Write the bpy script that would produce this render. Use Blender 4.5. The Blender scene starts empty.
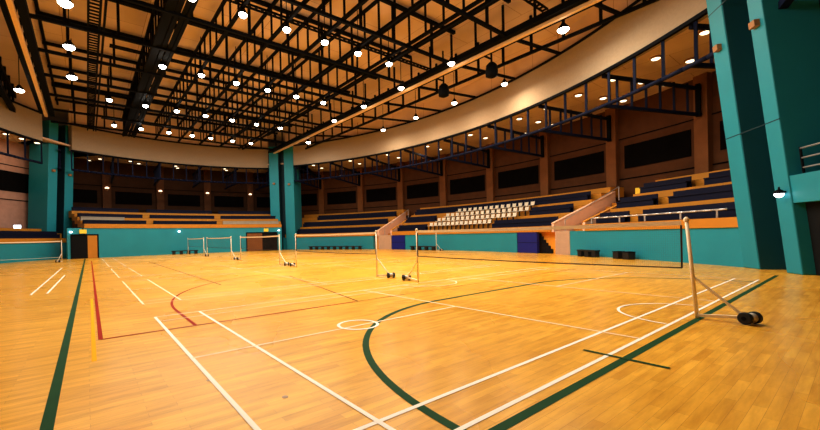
import bpy, math, random
from mathutils import Vector, Matrix
random.seed(7)
SC = bpy.context.scene
COL = SC.collection
PI = math.pi

# ------------------------------------------------------------------ materials
def newmat(name):
    m = bpy.data.materials.new(name); m.use_nodes = True
    nt = m.node_tree; b = nt.nodes['Principled BSDF']
    return m, nt, b

def mat(name, col, rough=0.6, metal=0.0, var=0.12, scale=3.0, bump=0.0, spec=0.4, emit=None, es=0.0):
    m, nt, b = newmat(name)
    tc = nt.nodes.new('ShaderNodeTexCoord')
    n = nt.nodes.new('ShaderNodeTexNoise'); n.inputs['Scale'].default_value = scale; n.inputs['Detail'].default_value = 4
    nt.links.new(tc.outputs['Object'], n.inputs['Vector'])
    mx = nt.nodes.new('ShaderNodeMix'); mx.data_type = 'RGBA'
    c = Vector(col)
    mx.inputs['A'].default_value = (*(c * (1 - var)), 1); mx.inputs['B'].default_value = (*(c * (1 + var)), 1)
    nt.links.new(n.outputs['Fac'], mx.inputs['Factor'])
    nt.links.new(mx.outputs['Result'], b.inputs['Base Color'])
    b.inputs['Roughness'].default_value = rough; b.inputs['Metallic'].default_value = metal
    b.inputs['Specular IOR Level'].default_value = spec
    if emit:
        b.inputs['Emission Color'].default_value = (*emit, 1); b.inputs['Emission Strength'].default_value = es
    if bump:
        bp = nt.nodes.new('ShaderNodeBump'); bp.inputs['Strength'].default_value = bump; bp.inputs['Distance'].default_value = 0.02
        nt.links.new(n.outputs['Fac'], bp.inputs['Height']); nt.links.new(bp.outputs['Normal'], b.inputs['Normal'])
    return m

M = {}
M['teal'] = mat('teal_paint', (0.014, 0.25, 0.32), 0.55, var=0.10, scale=1.2, bump=0.03)
M['teal_wall'] = mat('teal_wall_paint', (0.014, 0.26, 0.33), 0.5, var=0.12, scale=0.8, bump=0.03)
M['teal_shade_joint'] = mat('teal_shade_and_joints', (0.002, 0.030, 0.046), 0.6, var=0.15, scale=0.8)  # shade put into the colour of recesses and upper wall; joints share it
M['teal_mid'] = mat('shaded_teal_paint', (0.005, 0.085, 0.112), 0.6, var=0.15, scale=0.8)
M['navy_steel'] = mat('dark_blue_steel', (0.006, 0.010, 0.036), 0.6, var=0.1, spec=0.12)
M['black_steel'] = mat('black_steel', (0.004, 0.004, 0.005), 0.7, var=0.1, spec=0.08)
M['concrete'] = mat('tan_concrete', (0.41, 0.325, 0.235), 0.85, var=0.10, scale=9, bump=0.15, spec=0.15)
M['pipe'] = mat('cream_pipe', (0.95, 0.68, 0.40), 0.5, var=0.08)
M['brown'] = mat('brown_panel', (0.105, 0.038, 0.012), 0.7, var=0.25, scale=2, spec=0.15)
M['brown_dark'] = mat('dark_brown_panel', (0.055, 0.022, 0.009), 0.8, var=0.25, scale=2, spec=0.1)
M['brown_light'] = mat('light_brown_wood', (0.22, 0.085, 0.028), 0.7, var=0.2, scale=2, spec=0.15)
M['dark_panel'] = mat('dark_louvre', (0.004, 0.003, 0.003), 0.9, var=0.3, spec=0.05)
M['orange'] = mat('orange_tier', (0.52, 0.21, 0.014), 0.6, var=0.12, scale=2)
M['orange_bright'] = mat('bright_orange_paint', (0.85, 0.36, 0.03), 0.6, var=0.1)
M['tan_pier'] = mat('tan_pier', (0.50, 0.33, 0.22), 0.8, var=0.1)
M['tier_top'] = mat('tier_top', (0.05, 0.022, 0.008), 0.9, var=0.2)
M['navy'] = mat('navy_bench', (0.005, 0.006, 0.024), 0.7, var=0.2, spec=0.2)
M['pale_seat'] = mat('pale_bench', (0.42, 0.36, 0.28), 0.6, var=0.2)
M['white_plastic'] = mat('white_plastic', (0.62, 0.55, 0.44), 0.4, var=0.05)
M['pink'] = mat('pink_plaster', (0.78, 0.50, 0.35), 0.8, var=0.1, scale=3)
M['brick_pink'] = mat('pink_brown_wall', (0.48, 0.26, 0.19), 0.85, var=0.2, scale=3)
M['navy_mat'] = mat('navy_vinyl', (0.004, 0.011, 0.19), 0.45, var=0.15)
M['black'] = mat('black_rubber', (0.008, 0.008, 0.008), 0.5, var=0.1)
M['unlit_black'] = mat('dark_interior_and_shadow', (0.003, 0.003, 0.003), 1.0, var=0.1)  # near-black stand-in for unlit openings and the step shadow
M['silver'] = mat('silver_steel', (0.62, 0.58, 0.56), 0.35, metal=0.6, var=0.05)
M['cream_post'] = mat('cream_paint', (0.92, 0.77, 0.52), 0.45, var=0.06)
M['white_post'] = mat('white_post_paint', (0.78, 0.68, 0.52), 0.45, var=0.05)
M['tape'] = mat('white_tape', (0.85, 0.72, 0.54), 0.7, var=0.05)
M['cord'] = mat('brown_cord', (0.05, 0.022, 0.012), 0.8, var=0.1)
M['yellow_sign'] = mat('yellow_sign', (0.75, 0.50, 0.04), 0.5, var=0.08, emit=(0.8, 0.5, 0.05), es=0.35)
M['lens'] = mat('lamp_lens', (1, 0.98, 0.92), 0.4, var=0.0, emit=(1.0, 0.97, 0.88), es=22)
M['lens_warm'] = mat('warm_lamp_lens', (1, 0.85, 0.7), 0.4, var=0.0, emit=(1.0, 0.86, 0.70), es=14)
M['lens_dim'] = mat('downlight_lens', (1, 0.9, 0.7), 0.4, var=0.0, emit=(1.0, 0.86, 0.58), es=2.6)
M['lens_sconce'] = mat('sconce_glass', (1, 0.8, 0.6), 0.4, var=0.0, emit=(1.0, 0.66, 0.42), es=2.5)
M['lens_white'] = mat('white_lamp_glass', (1, 1, 1), 0.4, var=0.0, emit=(0.95, 0.95, 1.0), es=4)
M['bracket'] = mat('tan_bracket', (0.36, 0.18, 0.07), 0.7, var=0.25, scale=20)
M['line_white'] = mat('white_line_paint', (0.92, 0.84, 0.72), 0.5, spec=0.02, var=0.06)
M['line_faded'] = mat('faded_white_line_paint', (0.92, 0.72, 0.50), 0.5, spec=0.02, var=0.08)
M['line_green'] = mat('green_line_paint', (0.024, 0.075, 0.030), 0.5, spec=0.02, var=0.15)
M['line_red'] = mat('red_line_paint', (0.36, 0.024, 0.010), 0.5, spec=0.02, var=0.12)
M['line_yellow'] = mat('yellow_line_paint', (0.85, 0.42, 0.01), 0.5, spec=0.02, var=0.05)
M['line_brown'] = mat('brown_line_paint', (0.20, 0.065, 0.02), 0.5, spec=0.02, var=0.12)

# ceiling: sheeted tan boards with fine seams
def ceiling_mat():
    m, nt, b = newmat('tan_ceiling_boards')
    tc = nt.nodes.new('ShaderNodeTexCoord')
    br = nt.nodes.new('ShaderNodeTexBrick')
    br.inputs['Scale'].default_value = 1.0
    br.inputs['Brick Width'].default_value = 3.8; br.inputs['Row Height'].default_value = 1.9
    br.inputs['Mortar Size'].default_value = 0.012
    br.inputs['Color1'].default_value = (0.84, 0.63, 0.46, 1); br.inputs['Color2'].default_value = (0.78, 0.575, 0.41, 1)
    br.inputs['Mortar'].default_value = (0.46, 0.24, 0.10, 1)
    nt.links.new(tc.outputs['Object'], br.inputs['Vector'])
    n = nt.nodes.new('ShaderNodeTexNoise'); n.inputs['Scale'].default_value = 0.6; n.inputs['Detail'].default_value = 5
    nt.links.new(tc.outputs['Object'], n.inputs['Vector'])
    mx = nt.nodes.new('ShaderNodeMix'); mx.data_type = 'RGBA'; mx.blend_type = 'MULTIPLY'; mx.inputs['Factor'].default_value = 0.45
    nt.links.new(br.outputs['Color'], mx.inputs['A']); nt.links.new(n.outputs['Color'], mx.inputs['B'])
    rgb = nt.nodes.new('ShaderNodeValToRGB'); rgb.color_ramp.elements[0].color = (0.6, 0.6, 0.6, 1); rgb.color_ramp.elements[1].color = (1.2, 1.2, 1.2, 1)
    nt.links.new(n.outputs['Fac'], rgb.inputs['Fac']); nt.links.new(rgb.outputs['Color'], mx.inputs['B'])
    nt.links.new(mx.outputs['Result'], b.inputs['Base Color'])
    b.inputs['Roughness'].default_value = 0.8; b.inputs['Specular IOR Level'].default_value = 0.2
    return m
M['ceiling'] = ceiling_mat()

def floor_mat():
    m, nt, b = newmat('maple_sports_floor')
    L = nt.links.new
    tc = nt.nodes.new('ShaderNodeTexCoord')
    mp = nt.nodes.new('ShaderNodeMapping'); mp.inputs['Rotation'].default_value = (0, 0, PI / 2)
    L(tc.outputs['Object'], mp.inputs['Vector'])
    br = nt.nodes.new('ShaderNodeTexBrick'); br.offset = 0.37; br.offset_frequency = 2
    br.inputs['Scale'].default_value = 1.0; br.inputs['Brick Width'].default_value = 0.60; br.inputs['Row Height'].default_value = 0.085
    br.inputs['Mortar Size'].default_value = 0.0012; br.inputs['Mortar Smooth'].default_value = 0.3; br.inputs['Bias'].default_value = -0.1
    br.inputs['Color1'].default_value = (0.84, 0.46, 0.060, 1); br.inputs['Color2'].default_value = (0.69, 0.345, 0.036, 1)
    br.inputs['Mortar'].default_value = (0.48, 0.21, 0.03, 1)
    L(mp.outputs['Vector'], br.inputs['Vector'])
    m2 = nt.nodes.new('ShaderNodeMapping'); m2.inputs['Scale'].default_value = (9, 1.1, 1)
    L(tc.outputs['Object'], m2.inputs['Vector'])
    n = nt.nodes.new('ShaderNodeTexNoise'); n.inputs['Scale'].default_value = 1.3; n.inputs['Detail'].default_value = 6; n.inputs['Roughness'].default_value = 0.65
    L(m2.outputs['Vector'], n.inputs['Vector'])
    r1 = nt.nodes.new('ShaderNodeValToRGB')
    r1.color_ramp.elements[0].position = 0.28; r1.color_ramp.elements[0].color = (0.72, 0.62, 0.5, 1)
    r1.color_ramp.elements[1].position = 0.62; r1.color_ramp.elements[1].color = (1.06, 1.06, 1.06, 1)
    L(n.outputs['Fac'], r1.inputs['Fac'])
    mx = nt.nodes.new('ShaderNodeMix'); mx.data_type = 'RGBA'; mx.blend_type = 'MULTIPLY'; mx.inputs['Factor'].default_value = 0.8
    L(br.outputs['Color'], mx.inputs['A']); L(r1.outputs['Color'], mx.inputs['B'])
    n2 = nt.nodes.new('ShaderNodeTexNoise'); n2.inputs['Scale'].default_value = 0.35; n2.inputs['Detail'].default_value = 2
    L(tc.outputs['Object'], n2.inputs['Vector'])
    r2 = nt.nodes.new('ShaderNodeValToRGB')
    r2.color_ramp.elements[0].position = 0.3; r2.color_ramp.elements[0].color = (0.9, 0.88, 0.84, 1)
    r2.color_ramp.elements[1].position = 0.7; r2.color_ramp.elements[1].color = (1.06, 1.06, 1.06, 1)
    L(n2.outputs['Fac'], r2.inputs['Fac'])
    mx2 = nt.nodes.new('ShaderNodeMix'); mx2.data_type = 'RGBA'; mx2.blend_type = 'MULTIPLY'; mx2.inputs['Factor'].default_value = 1.0
    L(mx.outputs['Result'], mx2.inputs['A']); L(r2.outputs['Color'], mx2.inputs['B'])
    L(mx2.outputs['Result'], b.inputs['Base Color'])
    mr = nt.nodes.new('ShaderNodeMapRange'); mr.inputs['To Min'].default_value = 0.22; mr.inputs['To Max'].default_value = 0.34
    L(n2.outputs['Fac'], mr.inputs['Value']); L(mr.outputs['Result'], b.inputs['Roughness'])
    b.inputs['Specular IOR Level'].default_value = 0.15
    bp = nt.nodes.new('ShaderNodeBump'); bp.inputs['Strength'].default_value = 0.05; bp.inputs['Distance'].default_value = 0.01
    L(n.outputs['Fac'], bp.inputs['Height']); L(bp.outputs['Normal'], b.inputs['Normal'])
    return m
M['floor'] = floor_mat()

def net_mat():
    m, nt, b = newmat('brown_net_mesh')
    L = nt.links.new
    tr = nt.nodes.new('ShaderNodeBsdfTransparent'); ms = nt.nodes.new('ShaderNodeMixShader')
    tc = nt.nodes.new('ShaderNodeTexCoord'); sp = nt.nodes.new('ShaderNodeSeparateXYZ'); L(tc.outputs['UV'], sp.inputs[0])
    outs = []
    for ax in ('X', 'Y'):
        f = nt.nodes.new('ShaderNodeMath'); f.operation = 'MULTIPLY'; f.inputs[1].default_value = 1 / 0.03; L(sp.outputs[ax], f.inputs[0])
        g = nt.nodes.new('ShaderNodeMath'); g.operation = 'FRACT'; L(f.outputs[0], g.inputs[0])
        h = nt.nodes.new('ShaderNodeMath'); h.operation = 'LESS_THAN'; h.inputs[1].default_value = 0.04; L(g.outputs[0], h.inputs[0])
        outs.append(h)
    mxm = nt.nodes.new('ShaderNodeMath'); mxm.operation = 'MAXIMUM'; L(outs[0].outputs[0], mxm.inputs[0]); L(outs[1].outputs[0], mxm.inputs[1])
    b.inputs['Base Color'].default_value = (0.10, 0.05, 0.03, 1); b.inputs['Roughness'].default_value = 0.9
    L(mxm.outputs[0], ms.inputs[0]); L(tr.outputs[0], ms.inputs[1]); L(b.outputs[0], ms.inputs[2])
    L(ms.outputs[0], nt.nodes['Material Output'].inputs['Surface'])
    return m
M['net'] = net_mat()

# ------------------------------------------------------------------ mesh builder
class MB:
    def __init__(s): s.v = []; s.f = []; s.uv = None
    def add(s, vs, fs):
        o = len(s.v); s.v += [Vector(p) for p in vs]; s.f += [tuple(i + o for i in f) for f in fs]; return s
    def box(s, c, d, rz=0.0):
        c = Vector(c); h = Vector(d) / 2; R = Matrix.Rotation(rz, 3, 'Z')
        vs = [c + R @ Vector((x * h.x, y * h.y, z * h.z)) for z in (-1, 1) for x, y in ((-1, -1), (1, -1), (1, 1), (-1, 1))]
        return s.add(vs, [(3, 2, 1, 0), (4, 5, 6, 7), (0, 1, 5, 4), (1, 2, 6, 5), (2, 3, 7, 6), (3, 0, 4, 7)])
    def beam(s, p, q, w, h, up=(0, 0, 1)):
        p = Vector(p); q = Vector(q); d = (q - p).normalized(); up = Vector(up)
        if abs(d.dot(up)) > 0.98: up = Vector((1, 0, 0))
        a = d.cross(up).normalized(); b = a.cross(d)
        vs = [e + a * (x * w / 2) + b * (y * h / 2) for e in (p, q) for x, y in ((-1, -1), (1, -1), (1, 1), (-1, 1))]
        return s.add(vs, [(3, 2, 1, 0), (4, 5, 6, 7), (0, 1, 5, 4), (1, 2, 6, 5), (2, 3, 7, 6), (3, 0, 4, 7)])
    def tube(s, p, q, r, n=10, r2=None, cap=True):
        p = Vector(p); q = Vector(q); d = (q - p).normalized(); up = Vector((0, 0, 1)) if abs(d.z) < 0.95 else Vector((1, 0, 0))
        a = d.cross(up).normalized(); b = a.cross(d); r2 = r if r2 is None else r2
        vs = [e + (a * math.cos(t) + b * math.sin(t)) * rr for e, rr in ((p, r), (q, r2)) for t in [2 * PI * i / n for i in range(n)]]
        fs = [(i, (i + 1) % n, n + (i + 1) % n, n + i) for i in range(n)]
        if cap: fs += [tuple(range(n - 1, -1, -1)), tuple(range(n, 2 * n))]
        return s.add(vs, fs)
    def path(s, pts, r, n=8):
        for a, b in zip(pts[:-1], pts[1:]): s.tube(a, b, r, n)
        return s
    def lathe(s, c, prof, n=16, ax=None):
        c = Vector(c); vs = []; fs = []
        for r, z in prof:
            vs += [c + Vector((r * math.cos(2 * PI * i / n), r * math.sin(2 * PI * i / n), z)) for i in range(n)]
        for k in range(len(prof) - 1):
            fs += [(k * n + i, k * n + (i + 1) % n, (k + 1) * n + (i + 1) % n, (k + 1) * n + i) for i in range(n)]
        fs += [tuple(range(n - 1, -1, -1)), tuple((len(prof) - 1) * n + i for i in range(n))]
        return s.add(vs, fs)
    def ring(s, c, r0, r1, z0, z1, a0, a1, n=None):
        # solid arc sector, angles in degrees
        n = n or max(2, int(abs(a1 - a0) / 1.5)); vs = []; fs = []
        for i in range(n + 1):
            t = math.radians(a0 + (a1 - a0) * i / n); ct, st = math.cos(t), math.sin(t)
            for r, z in ((r0, z0), (r1, z0), (r1, z1), (r0, z1)): vs.append((c[0] + r * ct, c[1] + r * st, z))
        for i in range(n):
            o = i * 4
            for k in range(4): fs.append((o + k, o + 4 + k, o + 4 + (k + 1) % 4, o + (k + 1) % 4))
        fs += [(0, 1, 2, 3), (n * 4 + 3, n * 4 + 2, n * 4 + 1, n * 4)]
        return s.add(vs, fs)
    def prism(s, pts, off):
        # polygon (list of 3D points) extruded by vector off
        off = Vector(off); n = len(pts); p = [Vector(a) for a in pts]
        return s.add(p + [a + off for a in p], [tuple(range(n - 1, -1, -1)), tuple(range(n, 2 * n))] + [(i, (i + 1) % n, n + (i + 1) % n, n + i) for i in range(n)])
    def build(s, name, m, parent=None, org=None, smooth=False, bevel=0.0):
        org = Vector(org) if org is not None else (parent.location.copy() if parent is not None and parent.type == 'EMPTY' else Vector((0, 0, 0)))
        me = bpy.data.meshes.new(name); me.from_pydata([tuple(v - org) for v in s.v], [], s.f); me.update()
        import bmesh
        bm = bmesh.new(); bm.from_mesh(me); bmesh.ops.recalc_face_normals(bm, faces=bm.faces); bm.to_mesh(me); bm.free()
        me.materials.append(m)
        if smooth: me.polygons.foreach_set('use_smooth', [True] * len(me.polygons))
        o = bpy.data.objects.new(name, me); COL.objects.link(o)
        if parent is not None: o.parent = parent
        if parent is None: o.location = org
        if bevel:
            bv = o.modifiers.new('bevel', 'BEVEL'); bv.width = bevel; bv.segments = 2; bv.limit_method = 'ANGLE'
        return o

def thing(name, label, cat, loc=(0, 0, 0), group=None):
    o = bpy.data.objects.new(name, None); COL.objects.link(o); o.empty_display_size = 0.2
    o.location = loc; o['label'] = label; o['category'] = cat
    if group: o['group'] = group
    return o
def struct(o, label, cat='building part'):
    o['kind'] = 'structure'; o['label'] = label; o['category'] = cat; return o
def dup(root, loc, label, rz=None, group=None):
    r = root.copy(); COL.objects.link(r); r.location = loc; r['label'] = label
    if rz is not None: r.rotation_euler = (0, 0, rz)
    if group: r['group'] = group
    for ch in list(root.children):
        c = ch.copy(); COL.objects.link(c); c.parent = r
        for g in ch.children:
            d = g.copy(); COL.objects.link(d); d.parent = c
    return r
ORD = ['first', 'second', 'third', 'fourth', 'fifth', 'sixth', 'seventh', 'eighth', 'ninth', 'tenth', 'eleventh', 'twelfth', 'thirteenth',
       'fourteenth', 'fifteenth', 'sixteenth', 'seventeenth', 'eighteenth', 'nineteenth', 'twentieth']
def pol(c, r, a, z=0.0):
    t = math.radians(a); return Vector((c[0] + r * math.cos(t), c[1] + r * math.sin(t), z))

# ------------------------------------------------------------------ floor and court markings
fl = MB(); fl.add([(-48, -16, 0), (16, -16, 0), (16, 34, 0), (-48, 34, 0), (-48, -16, -.2), (16, -16, -.2), (16, 34, -.2), (-48, 34, -.2)],
                  [(0, 1, 2, 3), (7, 6, 5, 4), (0, 4, 5, 1), (1, 5, 6, 2), (2, 6, 7, 3), (3, 7, 4, 0)])
floor = struct(fl.build('floor', M['floor']), 'honey-coloured polished maple sports floor with court lines', 'floor')

def flat(mb, pts, w, z):
    # ribbon of width w along a polyline on the floor
    P = [Vector((x, y)) for x, y in pts]; vs = []
    for i, p in enumerate(P):
        d = (P[min(i + 1, len(P) - 1)] - P[max(i - 1, 0)]).normalized(); nrm = Vector((-d.y, d.x)) * (w / 2)
        vs += [(p.x + nrm.x, p.y + nrm.y, z), (p.x - nrm.x, p.y - nrm.y, z)]
    mb.add(vs, [(2 * i, 2 * i + 1, 2 * i + 3, 2 * i + 2) for i in range(len(P) - 1)])
def arcpts(cx, cy, r, a0, a1, n=28):
    return [(cx + r * math.cos(math.radians(a0 + (a1 - a0) * i / n)), cy + r * math.sin(math.radians(a0 + (a1 - a0) * i / n))) for i in range(n + 1)]

def badminton(x0, w, near):
    x1 = x0 + 6.1; z = 0.004
    b = MB(); d = MB(); g = b if near else d
    wd = 1.0 if near else .7
    flat(d, [(x0, -.02), (x0, 13.42)], w * wd, z); flat(d, [(x0 + .46, -.02), (x0 + .46, 13.42)], w * .7 * wd, z)
    for x in (x1 - .46, x1): flat(g, [(x, -.02), (x, 13.42)], w, z)
    for y in (0, .76): flat(b, [(x0, y), (x1, y)], w, z + .0005)
    for y in (12.64, 13.4): flat(d, [(x0, y), (x1, y)], w * .8 * wd, z + .0005)
    for y in (4.72, 8.68): flat(d, [(x0, y), (x1, y)], w * wd, z + .0005)
    flat(d, [(x0 + 3.05, 0), (x0 + 3.05, 4.72)], w * wd, z + .001); flat(d, [(x0 + 3.05, 8.68), (x0 + 3.05, 13.4)], w * wd, z + .001)
    b.build('badminton_court_line', M['line_white' if near else 'line_faded'], floor); d.build('badminton_court_line', M['line_faded'], floor)
for x0, w, nr in ((0, .045, 1), (-7.9, .04, 0), (-15.6, .04, 0), (-23.3, .04, 0), (-31.0, .04, 0)):
    badminton(x0, w, nr)
b = MB(); flat(b, arcpts(3.0, 2.44, .31, 0, 360, 40), .05, .006); b.build('white_ring_marking', M['line_white'], floor)
b = MB(); flat(b, arcpts(6.15, 6.9, 1.02, 95, 265, 30), .045, .006); b.build('white_arc_marking', M['line_white'], floor)
b = MB(); flat(b, arcpts(0, 7.0, .9, -88, 88, 30), .04, .006); b.build('white_arc_marking', M['line_faded'], floor)
b = MB(); flat(b, [(-5.8, -2.22), (-19, -2.1)], .05, .004); flat(b, [(-5.8, -1.88), (-13.1, -1.76)], .05, .004); b.build('white_side_line', M['line_white'], floor)
# green court
b = MB(); flat(b, [(9.5, -1.25), (6.3, -1.25), (-32, -1.12)], .085, .002); flat(b, [(6.27, -1.25), (6.27, 15.0)], .085, .0025); b.build('green_court_line', M['line_green'], floor)
b = MB(); flat(b, arcpts(6.27, 5.05, 3.92, 269, 180, 36) + [(2.35, 5.5), (2.35, 8.9)] + arcpts(6.27, 8.9, 3.92, 180, 91, 36), .085, .003); b.build('green_goal_area_line', M['line_green'], floor)
b = MB(); flat(b, [(5.84, 3.69), (6.66, 3.70)], .05, .0075); b.build('green_tick_marking', M['line_green'], floor)
# red basketball court
b = MB(); flat(b, [(1.24, -.84), (-26.8, -.72)], .055, .0032); flat(b, [(1.24, -.84), (1.24, 3.6)], .05, .0034); b.build('red_court_line', M['line_red'], floor)
b = MB(); flat(b, [(1.24, 3.6), (1.24, 9.6), (1.24, 13.9)], .022, .0034); b.build('thin_brown_baseline', M['line_brown'], floor)
b = MB(); flat(b, [(1.24, .43), (-.5, .43)] + arcpts(-.45, 6.65, 6.22, 270, 218, 30), .05, .0036); b.build('red_three_point_line', M['line_red'], floor)
b = MB(); flat(b, arcpts(-.45, 6.65, 6.22, 218, 142, 30), .03, .0036); b.build('thin_brown_arc', M['line_brown'], floor)
b = MB(); flat(b, [(1.24, 3.68), (-4.9, 4.95)], .04, .0036); b.build('brown_key_line', M['line_brown'], floor)
b = MB(); flat(b, [(-4.1, 2.3), (-21, 2.3)], .045, .0036); b.build('brown_long_line', M['line_brown'], floor)
b = MB(); flat(b, [(2.4, -.93), (-3.6, -.905)], .05, .0028); b.build('yellow_court_line', M['line_yellow'], floor)
for x, y in ((4.77, .4), (3.91, -.02)):
    b = MB(); b.lathe((x, y, 0), [(.028, 0), (.028, .003), (.02, .004)], 12); b.build('floor_socket_cover', M['tan_pier'], floor)

# ------------------------------------------------------------------ hall plan
CR, RR = (-14.5, -8.2), 32.5          # long side arc (far right of the view)
CL, RL = (-14.5, 22.6), 32.5          # opposite long side (far left of the view)
CE, RE = (-17.5, 7.3), 20.6           # end wall: ring beam arc
CW, RW = (-3.0, 7.3), 31.0            # end wall: lower wall arc
ZB, ZT, ZTUBE = 9.9, 12.2, 8.1

# ceiling of the hall
c = MB(); c.box((-14.5, 7.2, 13.85), (62, 46, .2))
ceil = struct(c.build('ceiling', M['ceiling']), 'tan boarded ceiling above the black roof trusses', 'ceiling')

def beam_arc(name, cc, R, a0, a1, lab, tube_posts, post_lab):
    b = MB(); b.ring(cc, R, R + .55, ZB, ZT, a0, a1)
    o = struct(b.build('trim_' + name, M['concrete']), lab, 'ring beam')
    b = MB(); b.ring(cc, R - .06, R + .1, ZT - .02, ZT + .12, a0, a1); b.ring(cc, R - .04, R + .12, ZB - .14, ZB + .02, a0, a1)
    b.build('edge_strip', M['black_steel'], o)
    b = MB(); b.ring(cc, R + .35, R + .55, ZT, 13.75, a0, a1); b.build('upper_band', M['ceiling'], o)
    t = thing('ring_truss', post_lab, 'roof truss', pol(cc, R + .1, (a0 + a1) / 2, ZTUBE))
    b = MB(); b.path([pol(cc, R + .12, a0 + (a1 - a0) * i / 40, ZTUBE) for i in range(41)], .10, 8); b.build('bottom_tube', M['navy_steel'], t, smooth=True)
    n = max(1, round(abs(a1 - a0) / tube_posts))
    for i in range(n + 1):
        a = a0 + (a1 - a0) * i / n; p = pol(cc, R + .12, a)
        b = MB(); b.beam((p.x, p.y, ZTUBE), (p.x, p.y, ZB), .11, .11); b.build('web_post', M['navy_steel'], t)
    return o
beam_arc('right', CR, RR, 126.5, 53.2, 'curved tan concrete ring beam sweeping over the right stands', 2.75, 'dark blue curved tube truss hanging under the right ring beam')
beam_arc('far', CE, RE, 152.5, 206.5, 'curved tan concrete ring beam over the far end stand', 3.6, 'dark blue curved tube truss hanging under the far end ring beam')
beam_arc('left', CL, RL, 234.2, 262, 'curved tan concrete ring beam at the left edge beyond the first pylon', 2.75, 'dark blue curved tube truss under the ring beam at the left edge')

# ------------------------------------------------------------------ pylons
def pylon(P0, e, lean, fin, gap, depth, label, H=13.7, extra=None, rec=.8, f2=None, rm='teal_shade_joint', side='teal'):
    e = Vector((e[0], e[1], 0)).normalized(); dn = Vector((-e.y, e.x, 0))     # dn: into the building
    L = Vector((lean[0], lean[1], 0)); P0 = Vector((P0[0], P0[1], 0))
    t = thing('pylon', label, 'pillar', P0 + e * (fin + gap / 2) + dn * .4)
    def blk(s0, s1, d0, d1, z0, z1):
        m = MB(); vs = []
        for z in (z0, z1):
            for s_, d_ in ((s0, d0), (s1, d0), (s1, d1), (s0, d1)): vs.append(P0 + e * s_ + dn * d_ + L * z + Vector((0, 0, z)))
        m.add(vs, [(3, 2, 1, 0), (4, 5, 6, 7), (0, 1, 5, 4), (1, 2, 6, 5), (2, 3, 7, 6), (3, 0, 4, 7)]); return m
    blk(0, fin, 0, depth, 0, H).build('fin', M['teal'], t, bevel=.03)
    f2 = f2 or fin
    blk(fin + gap, fin + f2 + gap, 0, depth, 0, H).build('fin', M['teal'], t, bevel=.03)
    blk(fin + .001, fin + gap - .001, rec, depth - .1, 0, H - .1).build('recessed_web', M[rm], t)  # web painted darker to stand in for shade in the recess
    blk(fin + .0005, fin + .02, .03, rec, 0, H).build('recess_shade_strip', M[rm], t); blk(fin + gap - .02, fin + gap - .0005, .03, rec, 0, H).build('recess_shade_strip', M[rm], t)  # thin dark strips add painted shade to the fins' inner sides
    for s_ in (fin * .5, fin + gap + f2 * .5):
        z = 7.85 if s_ < fin else 7.7
        m = blk(s_ - .13, s_ + .13, -.14, .01, z - .10, z + .10)
        m.build('fixing_bracket', M['bracket'], t)
    for z in (4.6, 9.2): blk(-.004, fin + f2 + gap + .004, -.004, .02, z, z + .03).build('joint_line', M['teal_shade_joint'], t) if extra else None
    if extra: blk(fin + gap * .82, fin + gap * .92, rec - .12, rec - .01, 2.0, 5.3).build('conduit', M['teal'], t)
    return t, e, dn, P0, L
FW, GW, F2 = .80, 1.17, .60
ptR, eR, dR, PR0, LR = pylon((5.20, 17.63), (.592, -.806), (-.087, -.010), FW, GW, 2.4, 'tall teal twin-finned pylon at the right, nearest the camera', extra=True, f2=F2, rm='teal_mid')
c2 = Vector((-33.75, 17.65, 0)); e2 = Vector((.707, .707, 0))
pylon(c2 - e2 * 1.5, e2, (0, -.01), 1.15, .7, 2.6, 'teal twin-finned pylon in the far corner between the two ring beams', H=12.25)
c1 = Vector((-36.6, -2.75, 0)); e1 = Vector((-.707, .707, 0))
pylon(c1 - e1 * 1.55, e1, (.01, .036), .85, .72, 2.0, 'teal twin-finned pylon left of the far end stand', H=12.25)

# ------------------------------------------------------------------ stands
def wall_arc(name, cc, R, segs, h, m, lab):
    b = MB()
    for a0, a1 in segs: b.ring(cc, R, R + .3, 0, h, a0, a1)
    o = struct(b.build(name, m), lab, 'wall'); return o
def tiers(cc, R, a0, a1, z0, rise, depth, n, lab, first=.9, xt=.4):
    t = thing('grandstand', lab, 'grandstand', pol(cc, R + 2.5, (a0 + a1) / 2, z0))
    b = MB(); b.ring(cc, R - .05, R + first, z0 - .37, z0, a0, a1); b.build('front_fascia', M['orange'], t)
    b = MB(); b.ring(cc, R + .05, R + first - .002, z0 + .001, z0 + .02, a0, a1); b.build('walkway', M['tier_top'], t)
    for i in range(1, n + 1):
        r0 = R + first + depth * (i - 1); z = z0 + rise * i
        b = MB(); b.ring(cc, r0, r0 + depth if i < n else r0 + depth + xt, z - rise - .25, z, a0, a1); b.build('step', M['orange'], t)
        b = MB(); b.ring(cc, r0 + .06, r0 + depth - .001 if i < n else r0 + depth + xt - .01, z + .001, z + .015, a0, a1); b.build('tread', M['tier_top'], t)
    return t
def bench(cc, r, z, a0, a1, label, group, m='navy', bh=.60):
    t = thing('spectator_bench', label, 'bench', pol(cc, r, (a0 + a1) / 2, z), group)
    b = MB(); b.ring(cc, r, r + .32, z + .30, z + .36, a0, a1); b.build('seat', M[m], t)
    b = MB(); b.ring(cc, r + .32, r + .37, z + .02, z + bh, a0, a1); b.build('backrest', M[m], t)
    b = MB(); b.ring(cc, r + .05, r + .09, z + .001, z + .30, a0, a1); b.build('front_panel', M[m], t)
    n = max(2, int(abs(a1 - a0) / 3))
    for i in range(n):
        a = a0 + (a1 - a0) * (i + .5) / n
        b = MB(); b.ring(cc, r + .095, r + .30, z + .018, z + .30, a - .06, a + .06, 2); b.build('leg', M[m], t)
    return t

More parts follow.
